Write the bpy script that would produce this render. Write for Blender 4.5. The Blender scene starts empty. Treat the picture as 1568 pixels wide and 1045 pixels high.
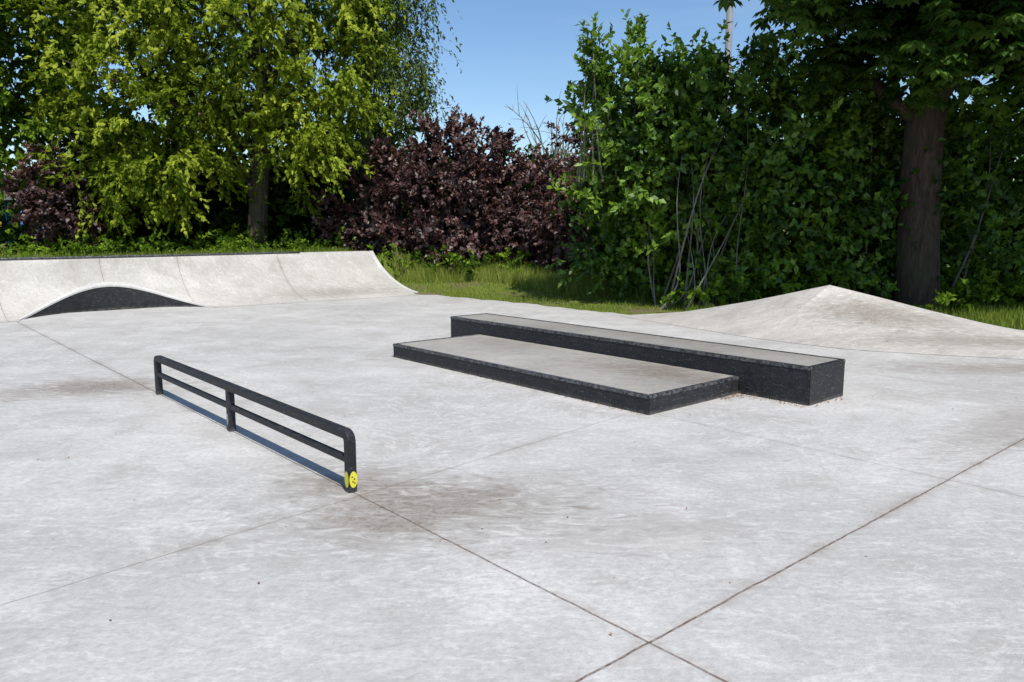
import bpy, bmesh, math, random
import numpy as np
from mathutils import Vector, noise
random.seed(3)
S=bpy.context.scene
E1=(-.656,.755); E2=(.755,.656)
def W(s,t,z=0.0): return (s*E1[0]+t*E2[0], s*E1[1]+t*E2[1], z)

# ------------------------------------------------------------ helpers
def link(o,parent=None):
    S.collection.objects.link(o)
    if parent: o.parent=parent
    return o
def empty(name):
    return link(bpy.data.objects.new(name,None))
def mesh_obj(name,verts,faces,mat=None,parent=None,smooth=False):
    me=bpy.data.meshes.new(name); me.from_pydata(verts,[],faces); me.update()
    if mat: me.materials.append(mat)
    if smooth: me.polygons.foreach_set('use_smooth',[True]*len(me.polygons))
    return link(bpy.data.objects.new(name,me),parent)
def quads_obj(name,V,val,mat,parent=None):
    n=len(V); me=bpy.data.meshes.new(name)
    me.vertices.add(n*4); me.vertices.foreach_set('co',V.astype(np.float32).ravel())
    me.loops.add(n*4); me.loops.foreach_set('vertex_index',np.arange(n*4,dtype=np.int32))
    me.polygons.add(n); me.polygons.foreach_set('loop_start',np.arange(0,n*4,4,dtype=np.int32))
    me.update(calc_edges=True)
    at=me.attributes.new('v','FLOAT','FACE'); at.data.foreach_set('value',val.astype(np.float32))
    me.materials.append(mat)
    return link(bpy.data.objects.new(name,me),parent)
def tube_data(paths,seg=7):
    vs=[];fs=[]
    for pts,rad in paths:
        b=len(vs); n=len(pts)
        for i,p in enumerate(pts):
            p=Vector(p); d=(Vector(pts[min(i+1,n-1)])-Vector(pts[max(i-1,0)])).normalized()
            a=d.orthogonal().normalized() if abs(d.z)<.9 else d.cross(Vector((1,0,0))).normalized()
            c=d.cross(a)
            for k in range(seg):
                an=2*math.pi*k/seg
                vs.append(tuple(p+(a*math.cos(an)+c*math.sin(an))*rad[i]))
        for i in range(n-1):
            for k in range(seg):
                k2=(k+1)%seg
                fs.append((b+i*seg+k,b+i*seg+k2,b+(i+1)*seg+k2,b+(i+1)*seg+k))
        fs.append(tuple(b+(n-1)*seg+k for k in range(seg)))
    return vs,fs

# ------------------------------------------------------------ material tools
class NT:
    def __init__(s,name):
        s.m=bpy.data.materials.new(name); s.m.use_nodes=True
        s.t=s.m.node_tree; s.t.nodes.clear()
        s.out=s.t.nodes.new('ShaderNodeOutputMaterial')
    def n(s,ty,**k):
        nd=s.t.nodes.new(ty)
        for a,b in k.items(): setattr(nd,a,b)
        return nd
    def l(s,a,b): s.t.links.new(a,b)
    def put(s,sock,v):
        if isinstance(v,bpy.types.NodeSocket): s.l(v,sock)
        else: sock.default_value=v
    def math(s,op,a,b=0.0,c=None,clamp=False):
        nd=s.n('ShaderNodeMath',operation=op,use_clamp=clamp)
        s.put(nd.inputs[0],a); s.put(nd.inputs[1],b)
        if c is not None: s.put(nd.inputs[2],c)
        return nd.outputs[0]
    def vmath(s,op,a,b=None):
        nd=s.n('ShaderNodeVectorMath',operation=op); s.put(nd.inputs[0],a)
        if b is not None: s.put(nd.inputs[1],b)
        return nd.outputs['Value'] if op in('LENGTH','DOT_PRODUCT') else nd.outputs[0]
    def vscale(s,a,f):
        nd=s.n('ShaderNodeVectorMath',operation='SCALE'); s.l(a,nd.inputs[0]); nd.inputs['Scale'].default_value=f
        return nd.outputs[0]
    def dot(s,v,vec):
        nd=s.n('ShaderNodeVectorMath',operation='DOT_PRODUCT'); s.l(v,nd.inputs[0]); nd.inputs[1].default_value=vec
        return nd.outputs['Value']
    def noise(s,vec,scale,detail=4,rough=.55,dist=0.0,out='Fac'):
        nd=s.n('ShaderNodeTexNoise'); s.l(vec,nd.inputs['Vector'])
        nd.inputs['Scale'].default_value=scale; nd.inputs['Detail'].default_value=detail
        nd.inputs['Roughness'].default_value=rough; nd.inputs['Distortion'].default_value=dist
        return nd.outputs[out]
    def rng(s,v,a,b,c=0.0,d=1.0,smooth=False):
        nd=s.n('ShaderNodeMapRange'); nd.interpolation_type='SMOOTHSTEP' if smooth else 'LINEAR'
        s.l(v,nd.inputs[0])
        for i,x in enumerate((a,b,c,d)): nd.inputs[i+1].default_value=x
        return nd.outputs[0]
    def mix(s,f,a,b,mode='MIX'):
        nd=s.n('ShaderNodeMix',data_type='RGBA',blend_type=mode)
        s.put(nd.inputs[0],f)
        s.put(nd.inputs[6],a if isinstance(a,bpy.types.NodeSocket) else (*a,1))
        s.put(nd.inputs[7],b if isinstance(b,bpy.types.NodeSocket) else (*b,1))
        return nd.outputs[2]
    def pos(s): return s.n('ShaderNodeNewGeometry').outputs['Position']
    def mapping(s,v,rot=(0,0,0),scale=(1,1,1)):
        nd=s.n('ShaderNodeMapping'); s.l(v,nd.inputs[0]); nd.inputs['Rotation'].default_value=rot; nd.inputs['Scale'].default_value=scale
        return nd.outputs[0]
    def bsdf(s,col,rough=.8,bump=None,bstr=.3,bdist=.01,metal=0.0,spec=.5):
        b=s.n('ShaderNodeBsdfPrincipled')
        s.put(b.inputs['Base Color'],col if isinstance(col,bpy.types.NodeSocket) else (*col,1))
        s.put(b.inputs['Roughness'],rough); b.inputs['Metallic'].default_value=metal
        b.inputs['Specular IOR Level'].default_value=spec
        if bump is not None:
            bn=s.n('ShaderNodeBump'); bn.inputs['Strength'].default_value=bstr; bn.inputs['Distance'].default_value=bdist
            s.l(bump,bn.inputs['Height']); s.l(bn.outputs[0],b.inputs['Normal'])
        s.l(b.outputs[0],s.out.inputs[0]); return b

def swirl(m,P,scale,seedoff,freq):
    """arc-shaped trowel strokes: streaks concentric around random points, changing from patch to patch"""
    wn=m.noise(P,2.2,3,.6,0,'Color')
    Pw=m.vmath('ADD',P,m.vscale(m.vmath('SUBTRACT',wn,(.5,.5,.5)),.28))
    vo=m.n('ShaderNodeTexVoronoi',voronoi_dimensions='2D',feature='F1'); m.l(m.vmath('ADD',m.vmath('ADD',Pw,seedoff),m.vscale(m.vmath('SUBTRACT',wn,(.5,.5,.5)),1.2)),vo.inputs['Vector']); vo.inputs['Scale'].default_value=scale
    c=m.vscale(m.vmath('SUBTRACT',vo.outputs['Color'],(.5,.5,.5)),3.2)
    v=m.vmath('ADD',Pw,c); v=m.vmath('SUBTRACT',v,m.vmath('SUBTRACT',vo.outputs['Position'],seedoff))
    sx=m.n('ShaderNodeSeparateXYZ'); m.l(v,sx.inputs[0])
    r=m.math('SQRT',m.math('ADD',m.math('MULTIPLY',sx.outputs[0],sx.outputs[0]),m.math('MULTIPLY',sx.outputs[1],sx.outputs[1])))
    an=m.math('ARCTAN2',sx.outputs[1],sx.outputs[0])
    cb=m.n('ShaderNodeCombineXYZ'); m.l(m.math('MULTIPLY',r,freq),cb.inputs[0]); m.l(m.math('MULTIPLY',an,5.0),cb.inputs[1])
    sc=m.n('ShaderNodeSeparateXYZ'); m.l(vo.outputs['Color'],sc.inputs[0]); m.l(m.math('MULTIPLY',sc.outputs[0],40),cb.inputs[2])
    return m.noise(cb.outputs[0],1.0,5,.75,.15), vo.outputs['Distance'], sc.outputs[1]

def concrete(name,base=(.485,.468,.44),joints=(),stains=(),mottle=1.0,simple=False):
    m=NT(name); P=m.pos()
    big=m.noise(P,.45,2,.5); mid=m.noise(P,1.7,5,.66,.5); fine=m.noise(P,26,3,.75)
    hi=tuple(min(c*1.3,.68) for c in base); lo_=tuple(c*.62 for c in base)
    col=m.mix(m.rng(big,.35,.65),tuple(c*.87 for c in base),tuple(c*1.07 for c in base))
    col=m.mix(m.math('MULTIPLY',m.rng(mid,.46,.70,0,1,True),.60*mottle),col,tuple(c*.70*k for c,k in zip(base,(1.02,1,.96))))
    col=m.mix(m.math('MULTIPLY',m.rng(mid,.47,.30,0,1,True),.5),col,hi)
    sp=m.mapping(P,(0,0,.5),(1.0,2.8,1)); st=m.noise(sp,3.4,4,.74,1.8)
    col=m.mix(m.math('MULTIPLY',m.rng(st,.53,.62,0,1,True),.42),col,hi)
    col=m.mix(m.math('MULTIPLY',m.rng(st,.45,.33,0,1,True),.34),col,lo_)
    if not simple:
        sw,dd,rn=swirl(m,P,.8,(3.1,7.7,0),17.0)
        fade=m.math('MULTIPLY',m.rng(rn,.2,.75,.3,1.0),m.rng(dd,.7,.3,.1,1))
        fade=m.math('MULTIPLY',fade,m.rng(fine,.3,.55,.5,1.0))
        col=m.mix(m.math('MULTIPLY',m.math('MULTIPLY',m.rng(sw,.52,.64,0,1,True),.5),fade),col,tuple(min(c*1.36,.70) for c in base))
        col=m.mix(m.math('MULTIPLY',m.math('MULTIPLY',m.rng(sw,.47,.34,0,1,True),.34),fade),col,lo_)
    col=m.mix(m.rng(fine,.25,.62,.42,0),col,(.22,.205,.185))
    vo=m.n('ShaderNodeTexVoronoi'); m.l(P,vo.inputs['Vector']); vo.inputs['Scale'].default_value=7
    spk=m.math('MULTIPLY',m.rng(vo.outputs['Distance'],.05,.03),m.rng(mid,.52,.58))
    col=m.mix(m.math('MULTIPLY',spk,.6),col,(.12,.10,.08))
    for (cx,cy,rx,ry,ang,strn) in stains:
        dx=m.math('ADD',m.dot(P,(math.cos(ang)/rx,math.sin(ang)/rx,0)),-(cx*math.cos(ang)+cy*math.sin(ang))/rx)
        dy=m.math('ADD',m.dot(P,(-math.sin(ang)/ry,math.cos(ang)/ry,0)),-(-cx*math.sin(ang)+cy*math.cos(ang))/ry)
        r=m.math('SQRT',m.math('ADD',m.math('MULTIPLY',dx,dx),m.math('MULTIPLY',dy,dy)))
        r=m.math('ADD',r,m.math('MULTIPLY',m.math('SUBTRACT',mid,.5),2.2))
        r=m.math('ADD',r,m.math('MULTIPLY',m.math('SUBTRACT',st,.5),2.2))
        k=m.math('MULTIPLY',m.rng(r,1.35,0.0,0,1,True),strn)
        k=m.math('MULTIPLY',k,m.rng(fine,.3,.65,.5,1.2))
        col=m.mix(k,col,(.165,.132,.102))
    h=fine
    wob=m.math('MULTIPLY',m.math('SUBTRACT',m.noise(P,6,2),.5),.016)
    for (nv,c,mv,lo,hi_,wd,strn) in joints:
        d=m.math('ABSOLUTE',m.math('ADD',m.math('ADD',m.dot(P,(*nv,0)),-c),wob))
        q=m.dot(P,(*mv,0))
        rm=m.math('MULTIPLY',m.rng(q,lo,lo+.1),m.rng(q,hi_,hi_-.1))
        line=m.math('MULTIPLY',m.rng(d,wd*1.3,wd*.5),rm)
        halo=m.math('MULTIPLY',m.math('MULTIPLY',m.rng(d,.07,.0),rm),m.rng(mid,.4,.65,.0,.5))
        col=m.mix(m.math('MULTIPLY',halo,strn),col,(.2,.165,.13))
        col=m.mix(m.math('MULTIPLY',line,m.math('MULTIPLY',m.rng(fine,.35,.6,.5,1),strn)),col,(.11,.075,.055))
    m.bsdf(col,.85,h,.45,.010,spec=.2)
    return m.m
e1,e2=E1,E2
j3a=math.atan(.11); n3=(e1[0]*math.cos(j3a)-e2[0]*math.sin(j3a), e1[1]*math.cos(j3a)-e2[1]*math.sin(j3a))
c3=n3[0]*-1.233+n3[1]*4.169
joints=[(e1,1.776,e2,-40,40,.0065,1.0),(e2,2.254,e1,-40,15.9,.0065,.95),
        (n3,c3,e2,-30,5.1,.005,.6),(e2,5.28,e1,-30,4.1,.005,.65),
        (e2,8.6,e1,-30,6,.004,.4),(e1,9.6,e2,-30,5.1,.005,.3),(e1,13.2,e2,-30,9,.005,.3),(e2,-1.2,e1,-30,15.9,.005,.4)]
M_floor=concrete('concrete_floor',joints=joints,
  stains=[(-.4,4.25,.95,.5,.35,.75),(-1.0,4.7,.5,.4,0,.7),(-4.25,7.75,.9,.6,.2,.8),(.6,3.9,.8,.3,.2,.25),(4.3,6.3,1.6,.35,.66,.45),(6.4,8.8,2.6,.5,-.05,.55),(.2,10.5,2.2,.5,.6,.3)])
M_ramp=concrete('concrete_ramp',base=(.49,.465,.42),simple=True,
  joints=[(e2,2.15,e1,0,40,.006,.7),(e2,4.0,e1,16.9,40,.006,.7),(e2,5.55,e1,0,40,.006,.7),(e2,7.9,e1,0,40,.006,.7)],stains=[(-4.2,18.3,2.2,.35,.7,.5)])
M_hip=concrete('concrete_hip_surface',base=(.49,.46,.415),stains=[(5.5,11.6,1.2,.6,-.2,.7),(6.6,10.4,2.5,.45,-.12,.6)],mottle=1.4,simple=True)
M_slab=concrete('concrete_slab',base=(.34,.32,.285),stains=[(1.6,7.6,1.3,.5,-.85,.8),(-.3,10,1.2,.4,-.85,.35)],mottle=1.1,simple=True)
M_slab2=concrete('concrete_ledge_top',base=(.28,.265,.235),stains=[(1.8,8.9,2.5,.3,-.85,.4)],mottle=1.1,simple=True)
M_rim=concrete('concrete_rim',base=(.56,.54,.51),mottle=.5,simple=True)

def black_paint(name,base=(.014,.014,.016),wear=.5):
    m=NT(name); P=m.pos()
    a=m.noise(P,9,5,.75,1.0); b=m.noise(P,55,3,.7); sp=m.mapping(P,(0,0,0),(2,2,16)); c=m.noise(sp,4,6,.78,.8)
    col=m.mix(m.rng(a,.4,.7),base,tuple(x*2.2 for x in base))
    col=m.mix(m.math('MULTIPLY',m.rng(c,.58,.66),wear),col,(.19,.185,.17))
    col=m.mix(m.math('MULTIPLY',m.rng(b,.62,.70),wear),col,(.24,.23,.21))
    z=m.n('ShaderNodeSeparateXYZ'); m.l(P,z.inputs[0])
    dust=m.math('MULTIPLY',m.rng(z.outputs[2],.04,.0),m.rng(a,.4,.6,.1,.5))
    col=m.mix(dust,col,(.22,.2,.17))
    m.bsdf(col,m.rng(a,.3,.7,.45,.7),m.math('ADD',a,b),.3,.006,spec=.3)
    return m.m
M_black=black_paint('black_painted_side'); M_rail=black_paint('black_rail_paint',(.014,.014,.016),.35)
def worn_steel():
    m=NT('worn_steel_edge'); P=m.pos(); a=m.noise(P,25,5,.7)
    col=m.mix(m.rng(a,.4,.65),(.03,.03,.032),(.20,.20,.20)); m.bsdf(col,.45,a,.2,.004,metal=.5); return m.m
M_steel=worn_steel()
def plain(name,c1,c2,scale=8,rough=.8,bs=.5):
    m=NT(name); P=m.pos(); a=m.noise(P,scale,5,.65)
    m.bsdf(m.mix(m.rng(a,.3,.7),c1,c2),rough,a,bs,.02); return m.m
def bark(name,c1,c2):
    m=NT(name); P=m.pos(); v=m.mapping(P,(0,0,0),(7,7,1.2)); a=m.noise(v,2.2,6,.75,.6); b=m.noise(P,1.2,2)
    col=m.mix(m.rng(a,.35,.65),c1,c2); col=m.mix(m.rng(b,.45,.7,0,.5),col,(.05,.06,.03))
    m.bsdf(col,.9,a,.9,.05,spec=.2); return m.m
def leafmat(name,dark,mid,bright,trans=.35,gloss=.0):
    m=NT(name); at=m.n('ShaderNodeAttribute',attribute_name='v')
    r=m.n('ShaderNodeValToRGB'); cr=r.color_ramp; cr.elements[0].position=0; cr.elements[0].color=(*dark,1)
    cr.elements[1].position=1; cr.elements[1].color=(*bright,1); e=cr.elements.new(.5); e.color=(*mid,1)
    m.l(at.outputs['Fac'],r.inputs[0]); col=r.outputs[0]
    d=m.n('ShaderNodeBsdfDiffuse'); m.l(col,d.inputs[0])
    t=m.n('ShaderNodeBsdfTranslucent'); tc=m.mix(1.0,col,(1.25,1.3,.75),'MULTIPLY'); m.l(tc,t.inputs[0])
    x=m.n('ShaderNodeMixShader'); x.inputs[0].default_value=trans; m.l(d.outputs[0],x.inputs[1]); m.l(t.outputs[0],x.inputs[2])
    last=x
    if gloss>0:
        g=m.n('ShaderNodeBsdfGlossy'); g.inputs['Roughness'].default_value=.5; g.inputs[0].default_value=(.8,.85,.8,1)
        y=m.n('ShaderNodeMixShader'); y.inputs[0].default_value=gloss; m.l(x.outputs[0],y.inputs[1]); m.l(g.outputs[0],y.inputs[2]); last=y
    m.l(last.outputs[0],m.out.inputs[0]); return m.m

# ------------------------------------------------------------ terrain
def sst(x): x=max(0,min(1,x)); return x*x*(3-2*x)
def stop(t): return 17.34+.056*(t-2.3)
def terr(x,y):
    s=x*E1[0]+y*E1[1]; t=x*E2[0]+y*E2[1]
    h=.96*sst((s-(stop(min(t,11))-.25))/.45)*(1-sst((t-10.3)/2.9))*(1-sst((s-24)/8))*(1-sst((-t-14)/10))
    n=noise.noise(Vector((x*.5,y*.5,0)))*.06+noise.noise(Vector((x*.12,y*.12,3)))*.12
    f=sst((y-18.3)/4)
    h2=.38*f+n*f
    return -.035+max(h,0)+h2*(1-min(1,h))
def axis(lo,hi,step,far):
    a=list(np.arange(lo,hi+.001,step)); d=step; x=hi
    while x<far: d*=1.35; x+=d; a.append(x)
    d=step; x=lo; b=[]
    while x>-far: d*=1.35; x-=d; b.append(x)
    return b[::-1]+a
X=axis(-16,16,.22,500); Y=axis(10,26,.22,500)
vs=[(x,y,terr(x,y)) for y in Y for x in X]; nx=len(X)
fs=[(j*nx+i,j*nx+i+1,(j+1)*nx+i+1,(j+1)*nx+i) for j in range(len(Y)-1) for i in range(nx-1)]
m=NT('grass_soil'); P=m.pos(); a=m.noise(P,.9,4,.6); b=m.noise(P,14,4,.7)
col=m.mix(m.rng(b,.3,.7),(.08,.115,.018),(.17,.20,.04)); col=m.mix(m.rng(a,.50,.60,0,.85),col,m.mix(b,(.20,.155,.10),(.12,.095,.06)))
m.bsdf(col,.95,b,.8,.05,spec=.1); M_terr=m.m
mesh_obj('ground',vs,fs,M_terr,smooth=True)

# concrete pad
edge=[(10.5,10.6),(8.8,11.1),(7.4,11.35),(6.5,12.0),(5.15,12.65),(4.2,13.35),(3.2,13.95),(2.3,14.5),(1.3,15.6),(.25,16.85),(-.9,18.0),(-2.0,19.15),(-3.4,19.9)]
pts=[(-30,-30),(40,-30),(40,9.5)]+edge
for t in (9,6,3,0,-5,-12,-25): pts.append(W(16.9,t)[:2])
pad=[]
for i,p in enumerate(pts):
    q=pts[(i+1)%len(pts)]; L=math.dist(p,q); k=max(1,int(L/.12)) if (3<=i<len(edge)+3) else 1
    for j in range(k):
        f=j/k; x=p[0]+(q[0]-p[0])*f; y=p[1]+(q[1]-p[1])*f
        if k>1: w=noise.noise(Vector((x*2.2,y*2.2,0)))*.12+noise.noise(Vector((x*7,y*7,4)))*.05; x+=w; y+=w
        pad.append((x,y,0))
mesh_obj('concrete_pavement',pad,[tuple(range(len(pad)))],M_floor)

# ------------------------------------------------------------ quarter pipe
qp=empty('quarter_pipe_ramp')
H=1.04
def Lf(t): return 1.43+.5*sst((t-4)/7)
def prof(d,L):
    R=(L*L+H*H)/(2*H); return R-math.sqrt(max(R*R-d*d,0))
TC,HW=4.06,1.74
def d0(t):
    u=(t-TC)/HW
    return .10+1.0*(1-u*u)**.8 if abs(u)<1 else 0.0
ts=sorted(set([round(x,3) for x in list(np.arange(-14,2,.4))+list(np.arange(2,6,.06))+list(np.arange(6,10.5,.2))+[10.5]]))
NR=18; vs=[];fs=[]
def shear(t,d,L):
    return t+ .45*sst((t-8)/2.5)*(1-d/L)
for t in ts:
    L=Lf(t); a=d0(t)
    for r in range(NR+1):
        d=a+(L-a)*r/NR; x,y,_=W(stop(t)-L+d,shear(t,d,L)); vs.append((x,y,prof(d,L)+.004))
    x,y,_=W(stop(t)+.32,t); vs.append((x,y,H+.004)); x,y,_=W(stop(t)+.34,t); vs.append((x,y,.7))
C=NR+3
for i in range(len(ts)-1):
    for r in range(C-1): fs.append((i*C+r,(i+1)*C+r,(i+1)*C+r+1,i*C+r+1))
b=(len(ts)-1)*C
end=[b+r for r in range(C)]; bo=len(vs)
for k in end: v=vs[k]; vs.append((v[0]-.003,v[1]-.003,-.1))
for r in range(C-1): fs.append((b+r,b+r+1,bo+r+1,bo+r))
mesh_obj('ramp_surface',vs,fs,M_ramp,qp,True)
vs=[];fs=[];rv=[];rf=[]
tt=np.linspace(TC-HW,TC+HW,70)
for i,t in enumerate(tt):
    L=Lf(t); a=max(d0(t),.10); x,y,_=W(stop(t)-L+a,t); z=prof(a,L)
    vs+= [(x,y,-.01),(x,y,z-.015)]
    if i: fs.append((2*i-2,2*i,2*i+1,2*i-1))
    xs,ys,_=W(stop(t)-L+a-.008,t); x2,y2,_=W(stop(t)-L+a+.06,t)
    z2=prof(min(a+.06,L),L)
    rv+=[(xs,ys,max(z-.02,0)),(xs,ys,z+.012),(x2,y2,z2+.010),(x2,y2,z2+.002)]
    if i:
        for k in range(3): rf.append((4*i-4+k,4*i+k,4*i+k+1,4*i-3+k))
mesh_obj('black_riser',vs,fs,M_black,qp); mesh_obj('arched_rim',rv,rf,M_rim,qp)
cp=[W(stop(t),t,H+.010) for t in np.arange(-14,8.6,.5)]
v,f=tube_data([(cp,[.024]*len(cp))],8); mesh_obj('steel_coping',v,f,M_steel,qp,True)
rv=[];rf=[]
t=10.5;L=Lf(t)
for r in range(25):
    d=L*r/24; x,y,_=W(stop(t)-L+d,shear(t,d,L)); x2,y2,_=W(stop(t)-L+d,shear(t,d,L)+.12); z=prof(d,L)
    rv+=[(x,y,z+.012),(x2,y2,z+.012),(x2,y2,-.1),(x,y,z-.02)]
    if r:
        for k in range(2): rf.append((4*r-4+k,4*r+k,4*r+k+1,4*r-3+k))
        rf.append((4*r-4,4*r-1,4*r+3,4*r))
mesh_obj('end_rim',rv,rf,M_rim,qp)

# ------------------------------------------------------------ hip bank
def resample(P,n,sm=.5):
    P=np.array(P,float); k=np.linspace(0,len(P)-1,n); out=[]
    for q in k:
        i=min(int(q),len(P)-2); f=q-i
        p0=P[max(i-1,0)];p1=P[i];p2=P[i+1];p3=P[min(i+2,len(P)-1)]
        a=.5*((2*p1)+(-p0+p2)*f+(2*p0-5*p1+4*p2-p3)*f*f+(-p0+3*p1-3*p2+p3)*f**3); out.append(sm*a+(1-sm)*(p1*(1-f)+p2*f))
    return np.array(out)
ridge=[(2.1,14.45,0),(3.1,13.85,.13),(4.15,13.15,.40),(5.15,12.5,.71),(5.85,12.25,.53),(6.6,11.95,.33),(7.5,11.3,.13),(9.6,10.6,0)]
foot=[(2.0,14.3,0),(2.5,13.35,0),(3.05,12.35,0),(3.6,11.35,0),(4.5,10.3,0),(5.6,9.75,0),(7.2,9.2,0),(9.3,9.0,0)]
NA=29; NB=36
R_=np.concatenate([resample(ridge[:4],NA,.4),resample(ridge[3:],NB,.5)[1:]]); F_=np.concatenate([resample(foot[:4],NA,0),resample(foot[3:],NB,.6)[1:]])
N=len(R_); vs=[];fs=[]; K=14
for i in range(N):
    for k in range(K+1):
        f=k/K; p=F_[i]*(1-f)+R_[i]*f; z=max(R_[i][2],0)*(f**1.18)
        vs.append((p[0],p[1],z+.004))
    back=R_[i]+np.array([.45,.75,0])*min(1,R_[i][2]*1.6); vs.append((back[0],back[1],-.06))
C=K+2
for i in range(N-1):
    for k in range(C-1): fs.append((i*C+k,(i+1)*C+k,(i+1)*C+k+1,i*C+k+1))
mesh_obj('concrete_hip_bank',vs,fs,M_hip)

# ------------------------------------------------------------ ledges
def box(name,s0,s1,t0,t1,z0,z1,mat,parent,bev=.008):
    bm=bmesh.new()
    c=[W(s,t,z) for z in (z0,z1) for s,t in ((s0,t0),(s0,t1),(s1,t1),(s1,t0))]
    v=[bm.verts.new(p) for p in c]
    for f in ((0,1,2,3),(7,6,5,4),(0,4,5,1),(1,5,6,2),(2,6,7,3),(3,7,4,0)): bm.faces.new([v[i] for i in f])
    bmesh.ops.recalc_face_normals(bm,faces=bm.faces)
    if bev: bmesh.ops.bevel(bm,geom=bm.edges[:],offset=bev,segments=2,affect='EDGES')
    me=bpy.data.meshes.new(name); bm.to_mesh(me); bm.free(); me.materials.append(mat)
    return link(bpy.data.objects.new(name,me),parent)
gb=empty('grind_ledge')
s0,s1,t0,t1,h=3.43,8.93,6.58,7.25,.36
box('ledge_body',s0,s1,t0,t1,-.02,h-.012,M_black,gb,.01)
e=.045
box('ledge_top_slab',s0+e+.002,s1-e-.002,t0+e+.002,t1-e-.002,h-.03,h-.002,M_slab2,gb,0)
for nm,a in (('edge_front',(s0,s1,t0-.004,t0+e)),('edge_back',(s0,s1,t1-e,t1+.004)),('edge_near',(s0-.004,s0+e,t0+e+.001,t1-e-.001)),('edge_far',(s1-e,s1+.004,t0+e+.001,t1-e-.001))):
    box('steel_'+nm,*a,h-.035,h+.002,M_steel if nm!='edge_near' else M_black,gb,.005)
mp=empty('manual_pad_platform')
s0,s1,t0,t1,h=4.16,8.27,5.19,6.572,.172
box('pad_body',s0,s1,t0,t1,-.02,h-.012,M_black,mp,.01)
box('pad_top_slab',s0+e+.002,s1-e-.002,t0+e+.002,t1-.002,h-.03,h-.002,M_slab,mp,0)
for nm,a in (('edge_front',(s0,s1,t0-.004,t0+e)),('edge_near',(s0-.004,s0+e,t0+e+.001,t1)),('edge_far',(s1-e,s1+.004,t0+e+.001,t1))):
    box('steel_'+nm,*a,h-.032,h+.002,M_steel,mp,.005)

# ------------------------------------------------------------ flat rail
fr=empty('grind_rail'); T=2.255; w=.03
M_y=plain('yellow_sticker',(.62,.56,.03),(.70,.62,.05),5,.5,0)
M_w=plain('white_sticker',(.6,.6,.6),(.05,.05,.05),60,.5,0); M_ink=plain('sticker_ink',(.02,.02,.02),(.03,.03,.03),60,.5,0)
def rail_sweep(name,path,hw,hd,parent):
    sec=[]; r=.012
    for cx,cy,a0 in ((hw-r,hd-r,0),(-hw+r,hd-r,90),(-hw+r,-hd+r,180),(hw-r,-hd+r,270)):
        for k in range(4): a=math.radians(a0+30*k); sec.append((cx+r*math.cos(a),cy+r*math.sin(a)))
    vs=[];fs=[];n=len(path);m_=len(sec)
    for i,(s,z) in enumerate(path):
        a=path[max(i-1,0)];b=path[min(i+1,n-1)]; ds,dz=b[0]-a[0],b[1]-a[1]; L=math.hypot(ds,dz); ds/=L;dz/=L
        for u,v in sec: vs.append(W(s-dz*v,T+u,z+ds*v))
    for i in range(n-1):
        for k in range(m_): fs.append((i*m_+k,i*m_+(k+1)%m_,(i+1)*m_+(k+1)%m_,(i+1)*m_+k))
    fs.append(tuple(range(m_))); fs.append(tuple((n-1)*m_+k for k in range(m_)))
    return mesh_obj(name,vs,fs,M_rail,parent)
cr=.045
path=[(4.11,-.02),(4.11,.1),(4.11,.2),(4.11,.36-cr)]
for k in range(1,7): a=math.radians(15*k); path.append((4.11+cr-cr*math.cos(a),.36-cr+cr*math.sin(a)))
path+= [(5,.36),(6,.36),(7,.36)]
for k in range(7): a=math.radians(15*k); path.append((7.88-cr+cr*math.sin(a),.36-cr+cr*math.cos(a)))
path+=[(7.88,.2),(7.88,.1),(7.88,-.02)]
rail_sweep('outer_frame',path,w,.03,fr)
rail_sweep('lower_bar',[(4.13,.2),(5.5,.2),(7.86,.2)],.022,.022,fr)
rail_sweep('mid_post',[(6.03,-.02),(6.03,.15),(6.03,.335)],.028,.032,fr)
def disc(name,c,ax,r,mat,parent,n=24):
    c=Vector(c); ax=Vector(ax).normalized(); u=ax.cross(Vector((0,0,1))).normalized()
    vs=[tuple(c)]+[tuple(c+u*r[0]*math.cos(a)+Vector((0,0,1))*r[1]*math.sin(a)) for a in np.linspace(0,2*math.pi,n,endpoint=False)]
    mesh_obj(name,vs,[(0,1+i,1+(i+1)%n) for i in range(n)],mat,parent)
nE1=(-E1[0],-E1[1],0); nE2=(-E2[0],-E2[1],0)
disc('yellow_sticker_end',W(4.11-.0325,T,.082),nE1,(.027,.052),M_y,fr)
disc('yellow_sticker_side',W(4.11-.004,T-.0315,.082),nE2,(.025,.052),M_y,fr)
for i,(a_,z_) in enumerate(((-.008,.10),(.007,.085),(-.004,.07),(.008,.06))):
    disc('sticker_print_%d'%(i+1),W(4.11-.0335,T+a_,z_),nE1,(.006,.005),M_ink,fr,8)
disc('white_sticker',W(6.03,T-.031,.10),nE2,(.02,.05),M_w,fr)

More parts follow.
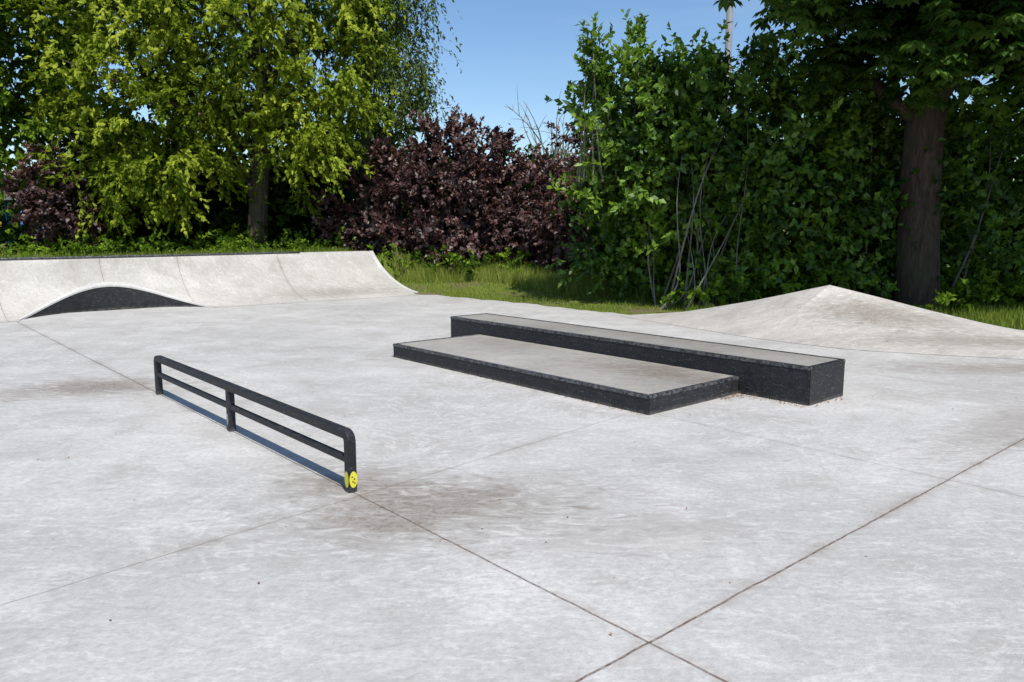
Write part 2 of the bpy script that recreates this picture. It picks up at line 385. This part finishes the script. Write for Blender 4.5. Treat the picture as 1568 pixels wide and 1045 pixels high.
# ------------------------------------------------------------ vegetation
rs=np.random.RandomState(7)
def unit(v): return v/np.maximum(np.linalg.norm(v,axis=-1,keepdims=True),1e-6)
def leaves_at(pos,dirv,length,width,nb=None,jit=.45):
    n=len(pos); d=unit(dirv+rs.normal(0,.5,(n,3)))
    if nb is None: nb=np.tile([0,0,1.],(n,1))
    nr=unit(nb+rs.normal(0,jit,(n,3)))
    side=unit(np.cross(d,nr)); nr=np.cross(side,d)
    L=(length*rs.uniform(.6,1.3,n))[:,None]; Wd=(width*rs.uniform(.7,1.25,n))[:,None]
    m_=pos+d*L*.45
    return np.stack([pos,m_+side*Wd*.5+nr*Wd*.12,pos+d*L-nr*L*.12,m_-side*Wd*.5+nr*Wd*.12],1)
def sample_lobes(lobes,n,shell=.45):
    vol=np.array([l[1][0]*l[1][1]*l[1][2] for l in lobes])**.8; idx=rs.choice(len(lobes),n,p=vol/vol.sum())
    c=np.array([l[0] for l in lobes],float)[idx]; r=np.array([l[1] for l in lobes],float)[idx]
    d=unit(rs.normal(0,1,(n,3))); rad=rs.uniform(0,1,n)**shell
    return c+d*r*rad[:,None], d
def crown(name,lobes,nc,nt,nl,twig,leaf,lw,mat,parent=None,bias=(0,0,.3),droop=.2,out=.7,shell=.45,zmin=.1,var=.25,palm=False,csig=.25,jit=.45):
    C_,D_=sample_lobes(lobes,nc,shell)
    C_[:,2]=np.maximum(C_[:,2],zmin)
    cv=rs.normal(.5,var*.8,nc)
    sc=rs.uniform(.6,1.35,nc)
    ct=np.repeat(np.arange(nc),nt); T_=len(ct)
    td=unit(D_[ct]*out+rs.normal(0,.6,(T_,3))+np.array(bias)); tl=twig*sc[ct]*rs.uniform(.5,1.2,T_)
    off=rs.normal(0,csig,(T_,3))*sc[ct][:,None]*np.array([1,1,.6])
    ts_=C_[ct]+off
    lt=np.repeat(np.arange(T_),nl); f=rs.uniform(0.05,1,len(lt))[:,None]
    pos=ts_[lt]+td[lt]*f*tl[lt][:,None]; pos[:,2]-=(droop*(f[:,0]**2)*tl[lt])
    dv=td[lt]-np.array([0,0,1])*droop*f*1.5+rs.normal(0,.25,(len(lt),3))
    ok=pos[:,2]>.03; pos=pos[ok]; dv=dv[ok]; lt=lt[ok]
    nb=unit(pos-C_[ct][lt])*.55+D_[ct][lt]*.45+np.array([0,0,.65])
    val=np.clip(cv[ct][lt]+rs.normal(0,var*.5,len(lt)),0,1)
    if palm:
        k=6; ang=np.tile(np.linspace(-1.9,1.9,k),len(pos))+rs.normal(0,.1,len(pos)*k)
        p=np.repeat(pos,k,0); yaw=np.repeat(rs.uniform(0,6.28,len(pos)),k)+ang
        d=np.stack([np.cos(yaw),np.sin(yaw),np.full(len(yaw),-.45)],1)
        n=len(p); d=unit(d+rs.normal(0,.1,(n,3))); nr=np.tile([0,0,1.],(n,1))+rs.normal(0,.12,(n,3)); side=unit(np.cross(d,nr)); nr=np.cross(side,d)
        L=(leaf*np.repeat(rs.uniform(.7,1.2,len(pos)),k)*np.tile([.6,.85,1,1,.85,.6],len(pos)))[:,None]; Wd=L*lw/leaf
        m_=p+d*L*.62; V=np.stack([p,m_+side*Wd*.5,p+d*L-nr*L*.15,m_-side*Wd*.5],1); val=np.repeat(val,k)
    else: V=leaves_at(pos,dv,leaf,lw,nb,jit)
    quads_obj(name,V,val,mat,parent)
    return C_
def limb(a,b,r0,r1,n=8,wob=.25,arch=.3):
    a=np.array(a,float);b=np.array(b,float); L=np.linalg.norm(b-a); P_=[];R2=[]
    w=rs.normal(0,wob*L*.12,(3,3))
    for i in range(n+1):
        f=i/n; p=a+(b-a)*f; p=p+w[0]*math.sin(math.pi*f)+w[1]*math.sin(2*math.pi*f)*.5; p[2]+=arch*L*.25*math.sin(math.pi*f)
        P_.append(tuple(p)); R2.append(r0+(r1-r0)*f**.8)
    return P_,R2
def skeleton(name,trunk,rad,targets,mat,parent,r=.12,start=.35):
    paths=[(trunk,rad)]; tr=np.array(trunk)
    for tg in targets:
        i=rs.randint(int(len(tr)*start),len(tr)); base=tr[i]; br=min(r*rs.uniform(.5,1),rad[i]*.8)
        P_,R2=limb(base,tg,br,.012,9); paths.append((P_,R2))
        for _ in range(2):
            j=rs.randint(3,8); q=np.array(P_[j])+rs.normal(0,.5,3)+np.array([0,0,.3]); paths.append(limb(P_[j],q,R2[j]*.5,.006,4))
    v,f=tube_data(paths,8); mesh_obj(name,v,f,mat,parent,True)

L_yel=leafmat('leaf_yellow_green',(.06,.10,.012),(.185,.25,.022),(.38,.44,.055),.36)
L_mid=leafmat('leaf_mid_green',(.045,.09,.012),(.12,.195,.02),(.23,.34,.035),.35)
L_dark=leafmat('leaf_dark_green',(.012,.028,.008),(.028,.058,.012),(.065,.11,.02),.25)
L_haz=leafmat('leaf_hazel',(.03,.07,.010),(.09,.175,.018),(.21,.33,.032),.38,.03)
L_pur=leafmat('leaf_purple',(.030,.013,.014),(.085,.038,.038),(.20,.105,.09),.2,.05)
L_chs=leafmat('leaf_chestnut',(.02,.05,.008),(.045,.095,.012),(.09,.17,.022),.38,.03)
L_wil=leafmat('leaf_weeping',(.05,.075,.02),(.10,.14,.04),(.17,.23,.07),.3)
B_br=bark('bark_brown',(.045,.036,.026),(.14,.115,.08)); B_dk=bark('bark_dark',(.03,.022,.018),(.10,.072,.055)); B_gr=bark('bark_grey',(.12,.11,.09),(.30,.27,.22))

tr=empty('locust_tree')
trunk=[(-7.6,23,.3),(-7.55,23,1.2),(-7.45,23,2.4),(-7.3,23,3.8),(-7.2,23.1,5.2),(-7.3,23.2,6.8),(-7.5,23.2,8.4),(-7.6,23.2,10)]
lobes=[((-7.5,22.6,8),(3.6,2.8,3.6)),((-10.3,22.3,6.6),(2.8,2.3,2.8)),((-9.5,21.8,4.4),(2.5,1.6,1.7)),((-5.3,22.5,5.9),(1.9,2,2.3)),((-5.9,21.8,4.3),(1.5,1.5,1.4)),((-11.2,22.4,9.2),(3,2.4,2.6)),((-4.7,22.8,9.0),(1.7,1.8,2.2)),((-10.6,21.8,3.0),(1.8,1.2,1.2)),((-8.9,22.2,2.9),(1.2,1.0,.9)),((-5.7,22.5,3.1),(1.0,.9,.9))]
cc=crown('foliage',lobes,490,13,14,.62,.16,.09,L_yel,tr,bias=(0,0,.05),droop=.38,shell=.35,var=.36,csig=.3,jit=.55)
skeleton('trunk_and_limbs',trunk,[.38,.31,.28,.25,.2,.16,.12,.06],cc[:26],B_br,tr,.14)
tr=empty('weeping_birch_tree')
trunk=[(-4.9,25.5,.2),(-4.8,25.5,3),(-4.6,25.5,6),(-4.4,25.5,9),(-4.3,25.5,12)]
lobes=[((-4.4,25.2,9),(1.6,1.6,3.2)),((-3.8,25.2,6.6),(1.4,1.4,2.2)),((-4.6,25,5),(1.6,1.2,1.4)),((-3.2,25,8.8),(1.0,1.0,1.2)),((-3.1,25,6.4),(.7,.7,1.0))]
cc=crown('foliage',lobes,130,11,16,1.3,.12,.06,L_wil,tr,bias=(0,0,-1.3),droop=.5,out=.4,shell=.5,var=.2)
skeleton('trunk_and_limbs',trunk,[.2,.17,.13,.09,.03],cc[:18],B_gr,tr,.06)
tr=empty('maple_tree')
trunk=[(-16.5,24,.2),(-16.4,24,2.5),(-16.2,24,5),(-16,24,8),(-15.8,24,11)]
lobes=[((-16,23.3,7),(3.6,2.5,3.2)),((-17.5,23.5,5.2),(2.6,2,1.6)),((-14.2,23,5.2),(1.8,1.8,2.2)),((-15,23,10),(3.5,2.4,2.5))]
cc=crown('foliage',lobes,220,12,12,.75,.20,.15,L_mid,tr,bias=(0,0,.1),droop=.3,shell=.35,var=.28)
skeleton('trunk_and_limbs',trunk,[.3,.26,.2,.14,.05],cc[:20],B_br,tr,.12)
def shrub(name,lobes,nc,nt,nl,twig,leaf,lw,mat,barkm,cx,cy,nst=8,**k):
    e_=empty(name); cc=crown('foliage',lobes,nc,nt,nl,twig,leaf,lw,mat,e_,**k); paths=[]
    for q in cc[rs.choice(len(cc),nst)]:
        paths.append(limb((cx+rs.normal(0,.35),cy+rs.normal(0,.2),terr(cx,cy)-.05),q,rs.uniform(.03,.06),.008,8,arch=.1))
    v,f=tube_data(paths,6); mesh_obj('stems',v,f,barkm,e_,True)
shrub('purple_plum_shrub',[((-1.8,23.0,2.5),(2.2,1.5,2.1)),((-4.0,23.4,2.2),(1.9,1.2,1.7)),((.4,23.2,2.0),(1.6,1.3,1.6)),((-1.3,22.6,1.4),(2.2,1.0,1.0)),((-1.5,23.1,3.9),(1.3,1,.8))],300,12,15,.5,.14,.095,L_pur,B_dk,-1.7,23.3,20,bias=(0,0,.45),droop=.15,shell=.3,var=.3,csig=.2)
shrub('purple_plum_shrub',[((-12.6,21.8,2.4),(.95,.9,1.2)),((-11.9,21.9,1.8),(.8,.8,.9))],55,12,14,.4,.14,.095,L_pur,B_dk,-12.4,21.9,8,bias=(0,0,.3),shell=.3,var=.3)
shrub('purple_plum_shrub',[((2.2,21.5,2.6),(1.1,.9,1.4)),((1.7,21.3,1.4),(.9,.8,1.1))],70,12,14,.5,.14,.095,L_pur,B_dk,2.0,21.6,8,bias=(0,0,.4),shell=.3,var=.3)
e_=empty('hazel_thicket')
lobes=[((2.5,18.3,1.2),(1.3,1.0,1.1)),((2.9,17.2,2.9),(1.2,1.1,1.6)),((2.4,17,4.2),(1.0,.9,1.0)),((4.1,17.1,3.3),(1.2,1.2,2.0)),((5.6,16.8,3.2),(1.3,1.2,2.1)),((7.2,16.8,3.0),(1.5,1.2,2.2)),((4.2,17.0,1.3),(1.6,.9,1.2)),((6.5,16.5,1.4),(2,.9,1.3)),((9.3,16.6,2.2),(1.6,1.2,2.1))]
cc=crown('foliage',lobes,430,12,12,.7,.165,.10,L_haz,e_,bias=(0,0,.55),droop=.2,shell=.35,var=.38,jit=.6)
pt=[(rs.uniform(1.5,8),rs.uniform(16.6,17.4)) for _ in range(28)]
sp=[((x,y,(4.7 if x<4 else 4.4)+rs.uniform(-.5,.4)),(.22,.22,.75)) for x,y in pt]
cs=crown('top_shoots',sp,120,7,10,.5,.14,.085,L_haz,e_,bias=(0,0,1.3),droop=.15,shell=.6,var=.25,csig=.09)
paths=[]
for q in cs[:60]: paths.append(limb((q[0]+rs.normal(0,.2),q[1],2.6),q,.018,.006,6,arch=0))
for i in range(18):
    x=rs.uniform(1.8,9.5); y=rs.uniform(16,17); q=(x+rs.normal(0,.7),y+rs.normal(0,.4),rs.uniform(2.5,5.0)); paths.append(limb((x,y,-.05),q,rs.uniform(.015,.035),.006,8,arch=.05))
for i in range(14):
    x=rs.uniform(2.9,4.7); y=rs.uniform(15.5,16.4); q=(x+rs.normal(.1,.5),y+rs.normal(0,.2),rs.uniform(1.6,3.9)); paths.append(limb((x,y,-.05),q,rs.uniform(.012,.028),.005,8,arch=.05,wob=.5))
v,f=tube_data(paths,6); mesh_obj('stems',v,f,B_gr,e_,True)
tr=empty('horse_chestnut_tree')
trunk=[(8.25,15.6,-.1),(8.2,15.6,.4),(8.15,15.6,1.2),(8.1,15.6,2.4),(8.1,15.6,3.6),(8.2,15.5,5),(8.3,15.4,7),(8.4,15.4,9)]
lobes=[((8.6,14.6,8),(4.6,3.8,2.8)),((9.6,13.8,5.7),(2.6,2.0,1.5)),((7.3,14.2,5.5),(1.9,1.4,.9)),((11.5,14.3,4.4),(2.2,1.8,1.4)),((5.4,14.4,6.2),(1.5,1.3,.8)),((8.2,13.6,4.9),(1.8,1.1,.8))]
cc=crown('foliage',lobes,400,8,6,.6,.27,.105,L_chs,tr,bias=(0,0,-.2),droop=.4,shell=.4,palm=True,var=.25)
skeleton('trunk_and_limbs',trunk,[.48,.44,.41,.39,.37,.31,.24,.12],cc[:26],B_dk,tr,.16,.6)
def rowlobes(x0,x1,y,z,rx,rz,n,zj=.4):
    return [((x0+(x1-x0)*(i+.5)/n+rs.normal(0,.3),y+rs.normal(0,.5),z+rs.normal(0,zj)),(rx,1.2,rz)) for i in range(n)]
crown('background_trees',rowlobes(3.5,22,20.5,2.2,1.8,2.7,12,.25)+rowlobes(8,26,18.5,1.6,1.8,1.9,10),540,9,10,.9,.27,.18,L_dark,bias=(0,0,.2),shell=.5,var=.25)
crown('background_hedge',rowlobes(-16,-3,27.5,3.0,2.0,2.6,10)+rowlobes(-3,6,27.5,1.6,2.0,1.6,6)+rowlobes(-15,-6,25,2.2,1.6,1.9,8),600,9,10,.9,.27,.18,L_dark,bias=(0,0,.2),shell=.45,var=.25)
crown('distant_tree_line',[((x,75+rs.normal(0,3),rs.uniform(2,4.5)),(6,3,rs.uniform(3,5))) for x in np.arange(-85,80,7)],520,8,8,2.2,.8,.6,L_dark,bias=(0,0,.2),shell=.4,var=.25,csig=.8)
crown('ivy_undergrowth',rowlobes(4,15,16.4,.35,1.2,.5,10,.1)+rowlobes(-14,-6,22.5,.9,1.2,.4,10,.1)+rowlobes(-4,3,22.3,.55,1.1,.3,8,.08),330,10,10,.3,.13,.09,L_mid,bias=(0,0,.5),shell=.6,var=.35)
tr=empty('bare_tree'); paths=[([(2.0,38,0),(2.0,38,3),(2.1,38,5)],[.18,.14,.09])]
for i in range(26):
    b0=(2.0,38,rs.uniform(2.5,5)); q=(2+rs.normal(0,1.5),38+rs.normal(0,1),rs.uniform(4.5,7.8)); P_,R2=limb(b0,q,.05,.01,8); paths.append((P_,R2))
    for _ in range(5):
        j=rs.randint(2,8); paths.append(limb(P_[j],np.array(P_[j])+rs.normal(0,.45,3)+np.array([0,0,.5]),.02,.006,4))
v,f=tube_data(paths,5); mesh_obj('trunk_and_branches',v,f,B_gr,tr,True)

# ------------------------------------------------------------ grass
L_gr=leafmat('grass_blades',(.09,.13,.02),(.20,.27,.04),(.40,.42,.12),.35)
def inpoly(x,y,poly):
    r=False;j=len(poly)-1
    for i in range(len(poly)):
        if (poly[i][1]>y)!=(poly[j][1]>y) and x<(poly[j][0]-poly[i][0])*(y-poly[i][1])/(poly[j][1]-poly[i][1])+poly[i][0]: r=not r
        j=i
    return r
def blades(pts,hgt,wd,lean=.35):
    p=np.array(pts); n=len(p); yaw=rs.uniform(0,6.28,n); side=np.stack([np.cos(yaw),np.sin(yaw),np.zeros(n)],1)
    h_=(hgt*rs.uniform(.4,1.3,n))[:,None]; ln=rs.normal(0,lean,(n,3)); ln[:,2]=1; ln=unit(ln)
    return np.stack([p-side*wd,p+side*wd,p+ln*h_+side*wd*.15,p+ln*h_-side*wd*.15],1)
def scat(n,fx,fy,acc):
    o=[]
    while len(o)<n:
        x=rs.uniform(*fx); y=rs.uniform(*fy)
        if acc(x,y): o.append((x,y,terr(x,y)-.01))
    return o
padxy=[(a,b_) for a,b_,_ in pad]
def st(x,y): return x*E1[0]+y*E1[1], x*E2[0]+y*E2[1]
def g1(x,y):
    s,t=st(x,y)
    return not inpoly(x,y,padxy) and t>10.75 and noise.noise(Vector((x*.9,y*.9,5)))>-.05-.45*sst((y-16)/3)
A=blades(scat(24000,(-4,5),(14,22.5),g1),.08,.007)
def g3(x,y):
    s,t=st(x,y); d=(y-(20.6-.85*max(x+.5,0))); return t>11.2 and 0<d<2.2 and not inpoly(x,y,padxy)
B=blades(scat(17000,(-3.2,4),(15.5,22.8),g3),.34,.008,.25)
def g4(x,y):
    s,t=st(x,y); q=s-stop(t); return .36<q<1.9 and t<10.3 and rs.uniform()<1.25-q*.5 and noise.noise(Vector((x*1.3,y*1.3,2)))>-.25
Cc=blades(scat(13000,(-15,-2),(10,22),g4),.2,.008,.35)
def g5(x,y): return not inpoly(x,y,padxy) and y>11.6+abs(x-5.5)*-.05
D=blades(scat(13000,(3.5,13),(11.2,15.5),g5),.2,.008,.35)
Ee=blades(scat(5000,(-22,-12),(12,34),lambda x,y: x*E1[0]+y*E1[1]>19),.22,.012,.35)
V=np.concatenate([A,B,Cc,D,Ee]); val=np.clip(np.concatenate([rs.normal(.5,.25,len(A)),rs.normal(.65,.25,len(B)),rs.normal(.4,.25,len(Cc)),rs.normal(.35,.25,len(D)),rs.normal(.4,.25,len(Ee))]),0,1)
quads_obj('grass',V,val,L_gr)
wl=[((*W(stop(t)+.7+rs.uniform(0,.6),t)[:2],1.02+rs.uniform(0,.1)),(.3,.25,.1)) for t in np.arange(-5,9.5,.6)]
crown('weeds',wl,100,6,8,.18,.09,.05,L_mid,bias=(0,0,.7),zmin=.5,csig=.12)

# leaf litter
n=150; p=np.stack([rs.uniform(-6,7,n),rs.uniform(1.8,14,n),np.full(n,.006)],1)
q=[W(3.43+rs.uniform(0,.75),6.55-abs(rs.normal(0,.05)),.008) for _ in range(90)]+[W(rs.uniform(4.2,7),5.17-abs(rs.normal(0,.02)),.008) for _ in range(80)]+[W(4.14-abs(rs.normal(0,.05)),rs.uniform(6.2,6.55),.008) for _ in range(80)]+[W(3.41-abs(rs.normal(0,.03)),rs.uniform(6.58,7.2),.008) for _ in range(25)]
p=np.concatenate([p,np.array(q)]); V=leaves_at(p,rs.normal(0,1,p.shape)*np.array([1,1,.0]),.020,.011,None,.2); V[:,:,2]=np.clip(V[:,:,2],.004,.015)
quads_obj('leaf_litter',V,rs.uniform(0,1,len(p)),leafmat('dry_leaf',(.06,.035,.02),(.20,.09,.04),(.42,.16,.04),.1))

# pole and playground frame far off
pl=empty('lamp_post'); M_gal=plain('galvanised_steel',(.15,.16,.17),(.20,.21,.22),6,.6,.1)
v,f=tube_data([([(6.72,25,0),(6.72,25,1.2),(6.72,25,1.21),(6.72,25,10.5)],[.15,.15,.13,.10]),([(6.72,25,10.45),(6.4,25,10.8),(5.9,25,10.9)],[.05,.04,.04])],12); mesh_obj('column',v,f,M_gal,pl,True)
v,f=tube_data([([(6.0,25,10.9),(5.9,25,10.9),(5.4,25,10.88),(5.3,25,10.88)],[.05,.12,.10,.04])],10); mesh_obj('lamp_head',v,f,M_gal,pl,True)
pg=empty('playground_frame'); M_bl=plain('blue_paint',(.02,.08,.30),(.03,.10,.35),6,.4,0); M_ye=plain('yellow_paint',(.35,.26,.04),(.40,.30,.05),6,.6,0)
paths=[([(x,y,0),(x,y,2.8)],[.06,.06]) for x in (-21.6,-20.1) for y in (32,33.4)]
v,f=tube_data(paths,8); mesh_obj('posts',v,f,M_bl,pg,True)
mesh_obj('roof',[(-21.9,31.7,2.8),(-19.8,31.7,2.8),(-19.8,33.7,2.8),(-21.9,33.7,2.8),(-20.85,31.7,3.2),(-20.85,33.7,3.2)],[(0,4,5,3),(1,2,5,4),(0,1,4),(3,5,2)],M_gal,pg)
mesh_obj('panel',[(-21.6,31.95,1.5),(-20.9,31.95,1.5),(-20.9,31.95,1.9),(-21.25,31.95,2.1),(-21.6,31.95,1.9)],[(0,1,2,3,4)],M_ye,pg)
mesh_obj('deck',[(-21.6,32,1.4),(-20.1,32,1.4),(-20.1,33.4,1.4),(-21.6,33.4,1.4)],[(0,1,2,3)],M_bl,pg)

# ------------------------------------------------------------ light, sky, camera
el=math.radians(57); sx,sy=.4,-.917
sd=Vector((sx*math.cos(el),sy*math.cos(el),math.sin(el)))
ld=bpy.data.lights.new('sun','SUN'); ld.energy=5.0; ld.angle=math.radians(.53); ld.color=(1,.962,.90)
lo=bpy.data.objects.new('sun',ld); lo.rotation_euler=(-sd).to_track_quat('-Z','Y').to_euler(); link(lo)
wd=bpy.data.worlds.new('World'); S.world=wd; wd.use_nodes=True; nt=wd.node_tree; bg=nt.nodes['Background']
sk=nt.nodes.new('ShaderNodeTexSky'); sk.sky_type='NISHITA'; sk.sun_disc=False; sk.sun_elevation=el; sk.sun_rotation=math.atan2(sx,sy)
sk.air_density=1.0; sk.dust_density=.4; sk.ozone_density=2.6
tc=nt.nodes.new('ShaderNodeTexCoord'); mpn=nt.nodes.new('ShaderNodeMapping'); mpn.inputs['Scale'].default_value=(1.2,1.2,6); nt.links.new(tc.outputs['Generated'],mpn.inputs[0])
nz=nt.nodes.new('ShaderNodeTexNoise'); nz.inputs['Scale'].default_value=3; nz.inputs['Detail'].default_value=5; nz.inputs['Distortion'].default_value=.6; nt.links.new(mpn.outputs[0],nz.inputs['Vector'])
mr=nt.nodes.new('ShaderNodeMapRange'); nt.links.new(nz.outputs['Fac'],mr.inputs[0])
for i,x in enumerate((.52,.8,0,.2)): mr.inputs[i+1].default_value=x
hs=nt.nodes.new('ShaderNodeHueSaturation'); hs.inputs['Saturation'].default_value=1.12; nt.links.new(sk.outputs[0],hs.inputs['Color'])
mx=nt.nodes.new('ShaderNodeMix'); mx.data_type='RGBA'; nt.links.new(mr.outputs[0],mx.inputs[0]); nt.links.new(hs.outputs[0],mx.inputs[6]); mx.inputs[7].default_value=(4.8,5.4,6.2,1)
nt.links.new(mx.outputs[2],bg.inputs[0]); bg.inputs[1].default_value=.15
cd=bpy.data.cameras.new('camera'); cd.sensor_width=36; cd.lens=27.1; cd.clip_end=2000
co=bpy.data.objects.new('camera',cd); co.location=(0,0,1.6); co.rotation_euler=(math.radians(90-8.22),0,0); link(co); S.camera=co
S.view_settings.view_transform='Standard'; S.view_settings.look='None'; S.view_settings.exposure=0
